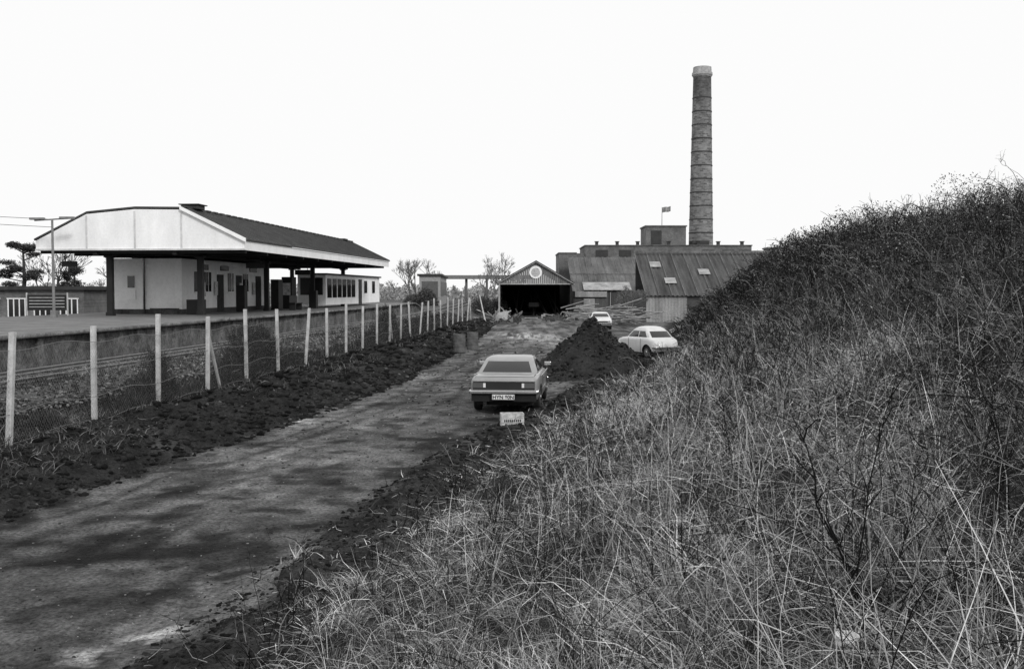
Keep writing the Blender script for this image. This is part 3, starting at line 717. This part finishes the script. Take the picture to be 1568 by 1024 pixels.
MB().box(20.65,27.15,154.85,161.6,12.9,13.1).box(10.9,36.1,149.85,162.1,9.7,9.85).box(6.5,9.1,139.9,150.1,8.2,8.35).obj('parapets',M_asb,fa)
mb=MB()
for q in (12.6,15.7,18.8,28,31,34.6,23.5): mb.box(q,q+.45,151,151.5,9.85,10.35); mb.box(q-.1,q+.55,150.9,151.6,10.35,10.45)
mb.box(27.5,30,152,155,9.85,10.6)
for q in (13.5,17,29.5,32.5,35): mb.box(q-.9,q+.9,149.9,149.99,8.1,9.1)
mb.box(21.6,23.2,154.9,154.99,10.2,12.3)
mb.obj('roof_vents_and_windows',M_iron,fa)
MB().box(28.2,60,110,112,0,7.6).box(36.2,60,150,162,0,9.0).obj('far_wing_walls',M_brick,fa)
MB().box(28.1,60,109.8,112.2,7.6,7.75).obj('far_wing_coping',M_asb,fa)
fl=empty('flag_on_pole',(23.4,156,13.0))
MB().cyl((0,0,0),(0,0,3),.05,.03,8).obj('pole',M_iron,fl)
n=14;i=np.arange(n);Vf=[]
for j in (0,1):
    for k in i: Vf.append((.03+k*.1,math.sin(k*.8)*.12,2.1+j*.8+.02*k+math.sin(k*.5)*.05))
Qf=[(k,k+1,n+k+1,n+k) for k in range(n-1)]; np_obj('flag',Vf,Qf,mat('flag_cloth',.25,.9,.6,2),parent=fl)
ch=empty('factory_chimney',(31.2,165,0))
def cr(z): return 2.02-(2.02-1.42)*((z-9)/31.0)
nz=60;na=40;Vc=[];zsr=np.linspace(0,39.2,nz)
for z in zsr:
    for k in range(na): t_=2*math.pi*k/na; Vc.append((cr(z)*math.cos(t_),cr(z)*math.sin(t_),z))
Qc=[(a_*na+k,a_*na+(k+1)%na,(a_+1)*na+(k+1)%na,(a_+1)*na+k) for a_ in range(nz-1) for k in range(na)]
def cyl_brick(name,g,mort):
    m,nt,b=_base(name); tc=nt.nodes.new('ShaderNodeTexCoord'); sp=nt.nodes.new('ShaderNodeSeparateXYZ'); nt.links.new(tc.outputs['Object'],sp.inputs[0])
    ang=_math(nt,'ARCTAN2',sp.outputs[1],sp.outputs[0]); cb=nt.nodes.new('ShaderNodeCombineXYZ'); nt.links.new(_math(nt,'MULTIPLY',ang,2.0),cb.inputs[0]); nt.links.new(sp.outputs[2],cb.inputs[1])
    br_=nt.nodes.new('ShaderNodeTexBrick'); nt.links.new(cb.outputs[0],br_.inputs['Vector']); br_.inputs['Scale'].default_value=1
    br_.inputs['Brick Width'].default_value=.7; br_.inputs['Row Height'].default_value=.26; br_.inputs['Mortar Size'].default_value=.03
    br_.inputs['Color1'].default_value=(g*.5,)*3+(1,);br_.inputs['Color2'].default_value=(g*1.5,)*3+(1,);br_.inputs['Mortar'].default_value=(mort,)*3+(1,)
    bw=nt.nodes.new('ShaderNodeRGBToBW'); nt.links.new(br_.outputs['Color'],bw.inputs[0])
    v=_math(nt,'MULTIPLY',bw.outputs[0],_rng(nt,_noise(nt,.5,8,.7,(1,1,.5)),.3,.7,.5,1.5))
    v=_math(nt,'MULTIPLY',v,_rng(nt,sp.outputs[2],33,36,1,.5)); nt.links.new(v,b.inputs['Base Color']); b.inputs['Roughness'].default_value=.9; return m
np_obj('stack',Vc,Qc,cyl_brick('chimney_stack_brick',.15,.2),parent=ch,smooth=True)
mb=MB()
for k in range(14):
    z=10.2+k*2.2
    if z<36.5: mb.cyl((0,0,z),(0,0,z+.17),cr(z)+.06,cr(z)+.05,40)
mb.obj('iron_bands',M_iron,ch)
mb=MB().cyl((0,0,37.9),(0,0,38.2),cr(38)+.02,cr(38)+.2,40).cyl((0,0,38.2),(0,0,38.6),cr(38)+.22,cr(38)+.2,40).cyl((0,0,38.6),(0,0,39.5),cr(39)+.1,cr(39)+.03,40)
mb.obj('crown',mat('chimney_crown',.34,.8,.4,2),ch)

tsk=MB()
for i in range(75):
    x=random.uniform(5.6,12);y=random.uniform(84,98);z=random.uniform(.1,1.4);a_=random.gauss(.0,.35);l=random.uniform(1.2,3.4)
    tsk.cyl((x-l*math.cos(a_)/2,y,z+random.gauss(0,.15)),(x+l*math.cos(a_)/2,y+l*math.sin(a_),z+random.gauss(0,.4)),.06,.05,5,i%2)
tsk.obj('timber_stack',[M_wood,M_asbl])
sc=MB()
for i in range(44):
    x=random.uniform(-2.0,.9);y=random.uniform(88,102);z=random.uniform(0,.4)
    sc.cyl((x,y,z),(x+random.gauss(0,.9),y+random.gauss(0,.5),z+random.uniform(0,1.1)),.06,.05,5,i%2)
for i in range(16):
    x=random.uniform(2.5,6.5);y=random.uniform(96,110)
    sc.cyl((x,y,.05),(x+random.gauss(0,1.0),y+random.gauss(0,.5),random.uniform(.05,.9)),.07,.05,5,i%2)
    sc.box(x+.4,x+.4+random.uniform(.3,.8),y,y+.5,0,random.uniform(.15,.5),i%2)
sc.box(-1.3,-.4,94,94.6,.2,.9,1).box(.1,.9,95,96,.0,.5,0)
sc.poly([(-1.6,93,.1),(-.5,93,.2),(-.3,94,1.1),(-1.5,94,.9)],1)
sc.obj('yard_scrap',[M_woodd,M_asbl])
MB().cyl((-2.3,88,0),(-2.9,89,2.6),.07,.05,6).obj('leaning_post',M_conc)

M_drum=mat('rusty_drum',.1,.7,.5,4)
for x,y in ((-2.55,48.3),(-2.0,50.5)):
    mb=MB()
    pr=[(0,.29),(.02,.3),(.27,.29),(.29,.31),(.31,.29),(.56,.29),(.58,.31),(.6,.29),(.85,.29),(.88,.3)]
    for (z0,r0),(z1,r1) in zip(pr[:-1],pr[1:]): mb.cyl((0,0,z0),(0,0,z1),r0,r1,18)
    mb.obj('oil_drum',M_drum,loc=(x,y,0),smooth=False)
cr_=empty('wooden_crate',(0.0,21.7,float(height(0,21.7))-.02),.12)
mb=MB()
for z in (.01,.115,.22): mb.box(-.25,.25,-.15,-.13,z,z+.09); mb.box(-.25,.25,.13,.15,z,z+.09); mb.box(-.25,-.23,-.129,.129,z,z+.09); mb.box(.23,.25,-.129,.129,z,z+.09)
mb.box(-.23,.23,-.129,.129,.01,.02)
mb.obj('slats',mat('crate_board',.5,.8,.4,8),cr_)
mb=MB()
for i in range(9): mb.box(-.19+i*.043,-.165+i*.043,-.154,-.151,.13,.18)
for i in range(6): mb.box(-.15+i*.055,-.12+i*.055,-.154,-.151,.04,.08)
mb.obj('stencil_marks',M_dark,cr_)

# ------------------------------------------------------------------ cars
def car(name,loc,heading,paint,style='sedan',scale=1,plate=None):
    p=empty(name,loc,-heading); p.scale=(scale,)*3
    if style=='sedan':
        ST=[(0,.72,.40,.80),(.05,.80,.34,.87),(.12,.825,.31,.895),(.45,.84,.27,.915),(.9,.85,.25,.93),(1.4,.855,.24,.935),(2.2,.855,.24,.93),(3.0,.85,.24,.92),(3.4,.84,.25,.88),(3.9,.825,.28,.83),(4.15,.80,.33,.78),(4.24,.76,.38,.72),(4.27,.72,.42,.66)]
        LV=[(.90,.70,3.12,.765),(.96,.76,3.05,.75),(1.21,1.16,2.58,.62),(1.27,1.30,2.42,.585),(1.305,1.42,2.28,.52),(1.32,1.6,2.1,.36)]
    else:
        ST=[(0,.45,.45,.62),(.06,.6,.38,.74),(.25,.68,.32,.9),(.6,.74,.28,1.0),(1.1,.76,.25,1.0),(2.0,.76,.25,.98),(2.6,.74,.25,.97),(3.1,.70,.28,.93),(3.5,.62,.33,.85),(3.68,.5,.4,.72),(3.74,.4,.45,.62)]
        LV=[(.92,.45,2.68,.66),(1.0,.52,2.6,.65),(1.28,.86,2.26,.57),(1.40,1.06,2.08,.51),(1.47,1.25,1.9,.42),(1.5,1.42,1.75,.26)]
    rows=[]
    for (y,hw,zl,zt) in ST:
        zm=(zl+zt)/2
        half=[(0,zl),(.82,zl),(.94,zl+.05),(.985,zl+.14),(1.0,zm),(.995,zt-.16),(.97,zt-.07),(.925,zt-.02),(.85,zt),(.45,zt+.018),(0,zt+.022)]
        r=[(x*hw,y,z) for x,z in half]+[(-x*hw,y,z) for x,z in half[-2:0:-1]]; rows.append(r)
    k=len(rows[0]); v=[q for r in rows for q in r]; f_=[]
    for a_ in range(len(rows)-1):
        for b_ in range(k): f_.append((a_*k+b_,(a_+1)*k+b_,(a_+1)*k+(b_+1)%k,a_*k+(b_+1)%k))
    f_.append(tuple(range(k))); f_.append(tuple((len(rows)-1)*k+b_ for b_ in range(k-1,-1,-1)))
    me=bpy.data.meshes.new('body'); me.from_pydata(v,[],f_); me.update()
    bm=bmesh.new();bm.from_mesh(me);bmesh.ops.recalc_face_normals(bm,faces=bm.faces);bm.to_mesh(me);bm.free()
    me.materials.append(paint); me.materials.append(M_black)
    o=bpy.data.objects.new('body',me); scene.collection.objects.link(o)
    wy=(.88,3.42) if style=='sedan' else (.72,2.95); wr=.31; hwm=.855 if style=='sedan' else .76
    cuts=[]
    for y in wy:
        for s_ in (1,-1):
            c=MB().cyl((s_*(hwm-.26),y,wr),(s_*(hwm+.2),y,wr),.375,.375,28).obj('cut',M_black)
            bm=bmesh.new();bm.from_mesh(c.data);bmesh.ops.recalc_face_normals(bm,faces=bm.faces);bm.to_mesh(c.data);bm.free()
            md=o.modifiers.new('c','BOOLEAN');md.operation='DIFFERENCE';md.object=c;md.solver='EXACT';cuts.append(c)
    bpy.context.view_layer.update(); dg=bpy.context.evaluated_depsgraph_get()
    nm=bpy.data.meshes.new_from_object(o.evaluated_get(dg)); o.modifiers.clear(); o.data=nm
    for c in cuts: bpy.data.objects.remove(c,do_unlink=True)
    for q in nm.polygons: q.use_smooth=True
    try: nm.set_sharp_from_angle(angle=math.radians(40))
    except Exception: pass
    o.parent=p
    V_=[]
    for (z,yr,yf,hw) in LV:
        ym=yr+(yf-yr)*.5
        half=[(0,yr-.03),(.5,yr-.015),(.83,yr+.02),(.96,yr+.09),(1.0,yr+.30*(yf-yr)/2.3+.02),(1.0,ym-.03),(1.0,ym+.03),(1.0,yf-.14),(.965,yf-.05),(.87,yf),(.5,yf+.03),(0,yf+.04)]
        V_+= [(x*hw,y,z) for x,y in half]+[(-x*hw,y,z) for x,y in half[-2:0:-1]]
    k=22; mb=MB(); mb.v=V_; nl=len(LV)
    glassidx={0,1,4,6,9,10,11,12,15,17,20,21}
    for a_ in range(nl-1):
        for b_ in range(k):
            mb.f.append((a_*k+b_,a_*k+(b_+1)%k,(a_+1)*k+(b_+1)%k,(a_+1)*k+b_)); mb.m.append(1 if a_==1 and b_ in glassidx else 0)
    mb.f.append(tuple((nl-1)*k+b_ for b_ in range(k))); mb.m.append(0)
    gh=mb.obj('cabin',[paint,M_glass],p,smooth=True)
    try: gh.data.set_sharp_from_angle(angle=math.radians(38))
    except Exception: pass
    mb=MB()
    for y in wy:
        for s_ in (1,-1):
            xo=s_*(hwm-.03); xi=s_*(hwm-.21)
            mb.cyl((xi,y,wr),(xo-s_*.03,y,wr),wr-.005,wr,26,0).cyl((xo-s_*.03,y,wr),(xo,y,wr),wr,wr-.04,26,0)
            mb.cyl((xo-.001*s_,y,wr),(xo+s_*.012,y,wr),.19,.17,20,1).cyl((xo+s_*.012,y,wr),(xo+s_*.03,y,wr),.08,.06,14,2)
    mb.obj('wheels',[M_black,M_asb,M_chrome],p)
    L_=ST[-1][0]; hb=.83 if style=='sedan' else .68
    MB().box(-.7,.7,.25,L_-.3,.2,.3).box(-.5,-.42,-.03,.5,.24,.3).obj('underbody',M_black,p)
    mb=MB().box(-hb,hb,-.10,-.03,.50,.585).box(-hb-.02,-hb+.05,-.06,.3,.50,.585).box(hb-.05,hb+.02,-.06,.3,.50,.585)
    mb.box(-hb,hb,L_+.02,L_+.09,.46,.56); mb.obj('bumpers',M_chrome,p,bevel=.02)
    if style=='sedan':
        MB().box(-.755,.755,-.014,.06,.60,.79).obj('rear_panel',mat('rear_panel_paint',.035,.8,.1,2,0,fine=False,spec=.1),p,bevel=.008)
        mb=MB()
        for s_ in (1,-1):
            mb.box(min(s_*.44,s_*.76),max(s_*.44,s_*.76),-.03,-.015,.64,.765,0)
            mb.box(min(s_*.44,s_*.50),max(s_*.44,s_*.50),-.036,-.031,.65,.755,1)
        mb.obj('tail_lamps',[M_lamp,M_plate],p,bevel=.006)
        mb=MB().box(-.77,.77,-.024,-.005,.793,.808)
        for s_ in (1,-1): mb.box(s_*.862-.006,s_*.862+.006,1.25,3.05,.50,.52); mb.box(s_*.856-.008,s_*.856+.008,.95,3.3,.86,.875)
        for s_ in (1,-1): mb.box(s_*.865-.01,s_*.865+.01,1.75,1.9,.76,.785)
        mb.obj('chrome_trim',M_chrome,p)
        mb=MB()
        for s_ in (1,-1):
            for yy_ in (1.45,2.85): mb.box(s_*.857-.004,s_*.857+.004,yy_,yy_+.012,.3,.86)
        mb.box(-.72,.72,.07,.08,.905,.912); mb.box(-.74,-.73,.08,.7,.922,.93); mb.box(.73,.74,.08,.7,.922,.93)
        mb.obj('shut_lines',M_black,p)
        mb=MB()
        for s_ in (1,-1): mb.box(min(s_*.80,s_*.98),max(s_*.80,s_*.98),2.92,2.98,.98,1.08)
        mb.obj('door_mirrors',M_chrome,p,bevel=.015)
        mb=MB().box(-.27,.27,-.125,-.105,.37,.49,0); mb.obj('number_plate',M_plate,p)
        MB().box(-.29,.29,-.104,-.098,.35,.51).box(-.79,.79,-.02,.06,.31,.50).obj('rear_valance',M_black,p)
        cu=bpy.data.curves.new('plate_text','FONT'); cu.body=plate or 'HYN 80N'; cu.size=.125; cu.align_x='CENTER'; cu.extrude=.001; cu.offset=.003; cu.materials.append(M_dark)
        to=bpy.data.objects.new('plate_letters',cu); scene.collection.objects.link(to); to.parent=p; to.location=(0,-.128,.385); to.rotation_euler=(math.radians(90),0,0)
        mb=MB()
        for s_ in (1,-1): mb.cyl((s_*.6,L_-.03,.6),(s_*.6,L_+.03,.6),.1,.09,16,1)
        mb.box(-.5,.5,L_-.02,L_+.02,.52,.66,0); mb.obj('grille_and_headlamps',[M_dark,M_chrome],p)
    else:
        mb=MB()
        for s_ in (1,-1):
            mb.cyl((s_*.6,3.15,.55),(s_*.6,3.62,.58),.2,.1,16,0).cyl((s_*.6,3.6,.6),(s_*.6,3.66,.6),.1,.09,16,1)
        mb.obj('front_wings',[paint,M_chrome],p,smooth=True)
        mb=MB()
        for s_ in (1,-1):
            for yy_ in (1.2,2.3): mb.box(s_*.762-.004,s_*.762+.004,yy_,yy_+.015,.3,.95)
        mb.obj('shut_lines',M_black,p)
    return p
car('parked_car',(-.2,24.1,.0),math.radians(5.5),M_car,plate='HYN 80N')
car('parked_car',(7.0,80.5,0),math.radians(182),M_carw,plate='LPK 12')
car('parked_car',(6.85,43.6,-.02),math.radians(-24),M_carw,'round',.95)

# ------------------------------------------------------------------ light
w=bpy.data.worlds.new('World'); scene.world=w; w.use_nodes=True; nt=w.node_tree
bg=nt.nodes['Background']; sk=nt.nodes.new('ShaderNodeTexSky'); sk.sky_type='NISHITA'; sk.sun_disc=False
sd=Vector((.42,-.72,.5)).normalized()
sk.sun_elevation=math.asin(sd.z); sk.sun_rotation=math.atan2(sd.x,sd.y); sk.dust_density=6; sk.air_density=1.5
bw=nt.nodes.new('ShaderNodeRGBToBW'); nt.links.new(sk.outputs[0],bw.inputs[0])
mx=nt.nodes.new('ShaderNodeMath'); mx.operation='MAXIMUM'; nt.links.new(bw.outputs[0],mx.inputs[0]); mx.inputs[1].default_value=7.8
mn=nt.nodes.new('ShaderNodeMath'); mn.operation='MINIMUM'; nt.links.new(mx.outputs[0],mn.inputs[0]); mn.inputs[1].default_value=8.3
nt.links.new(mn.outputs[0],bg.inputs['Color']); bg.inputs['Strength'].default_value=.125
L=bpy.data.lights.new('sun','SUN'); L.energy=1.5; L.angle=math.radians(10); L.color=(1,.995,.985)
lo=bpy.data.objects.new('sun',L); lo.rotation_euler=(-sd).to_track_quat('-Z','Y').to_euler(); scene.collection.objects.link(lo)
cam=bpy.data.cameras.new('camera'); cam.lens=35; cam.sensor_width=36; cam.clip_start=.1; cam.clip_end=6000
co=bpy.data.objects.new('camera',cam); co.location=(0,0,3); co.rotation_euler=(math.radians(90-2.52),0,0); scene.collection.objects.link(co); scene.camera=co
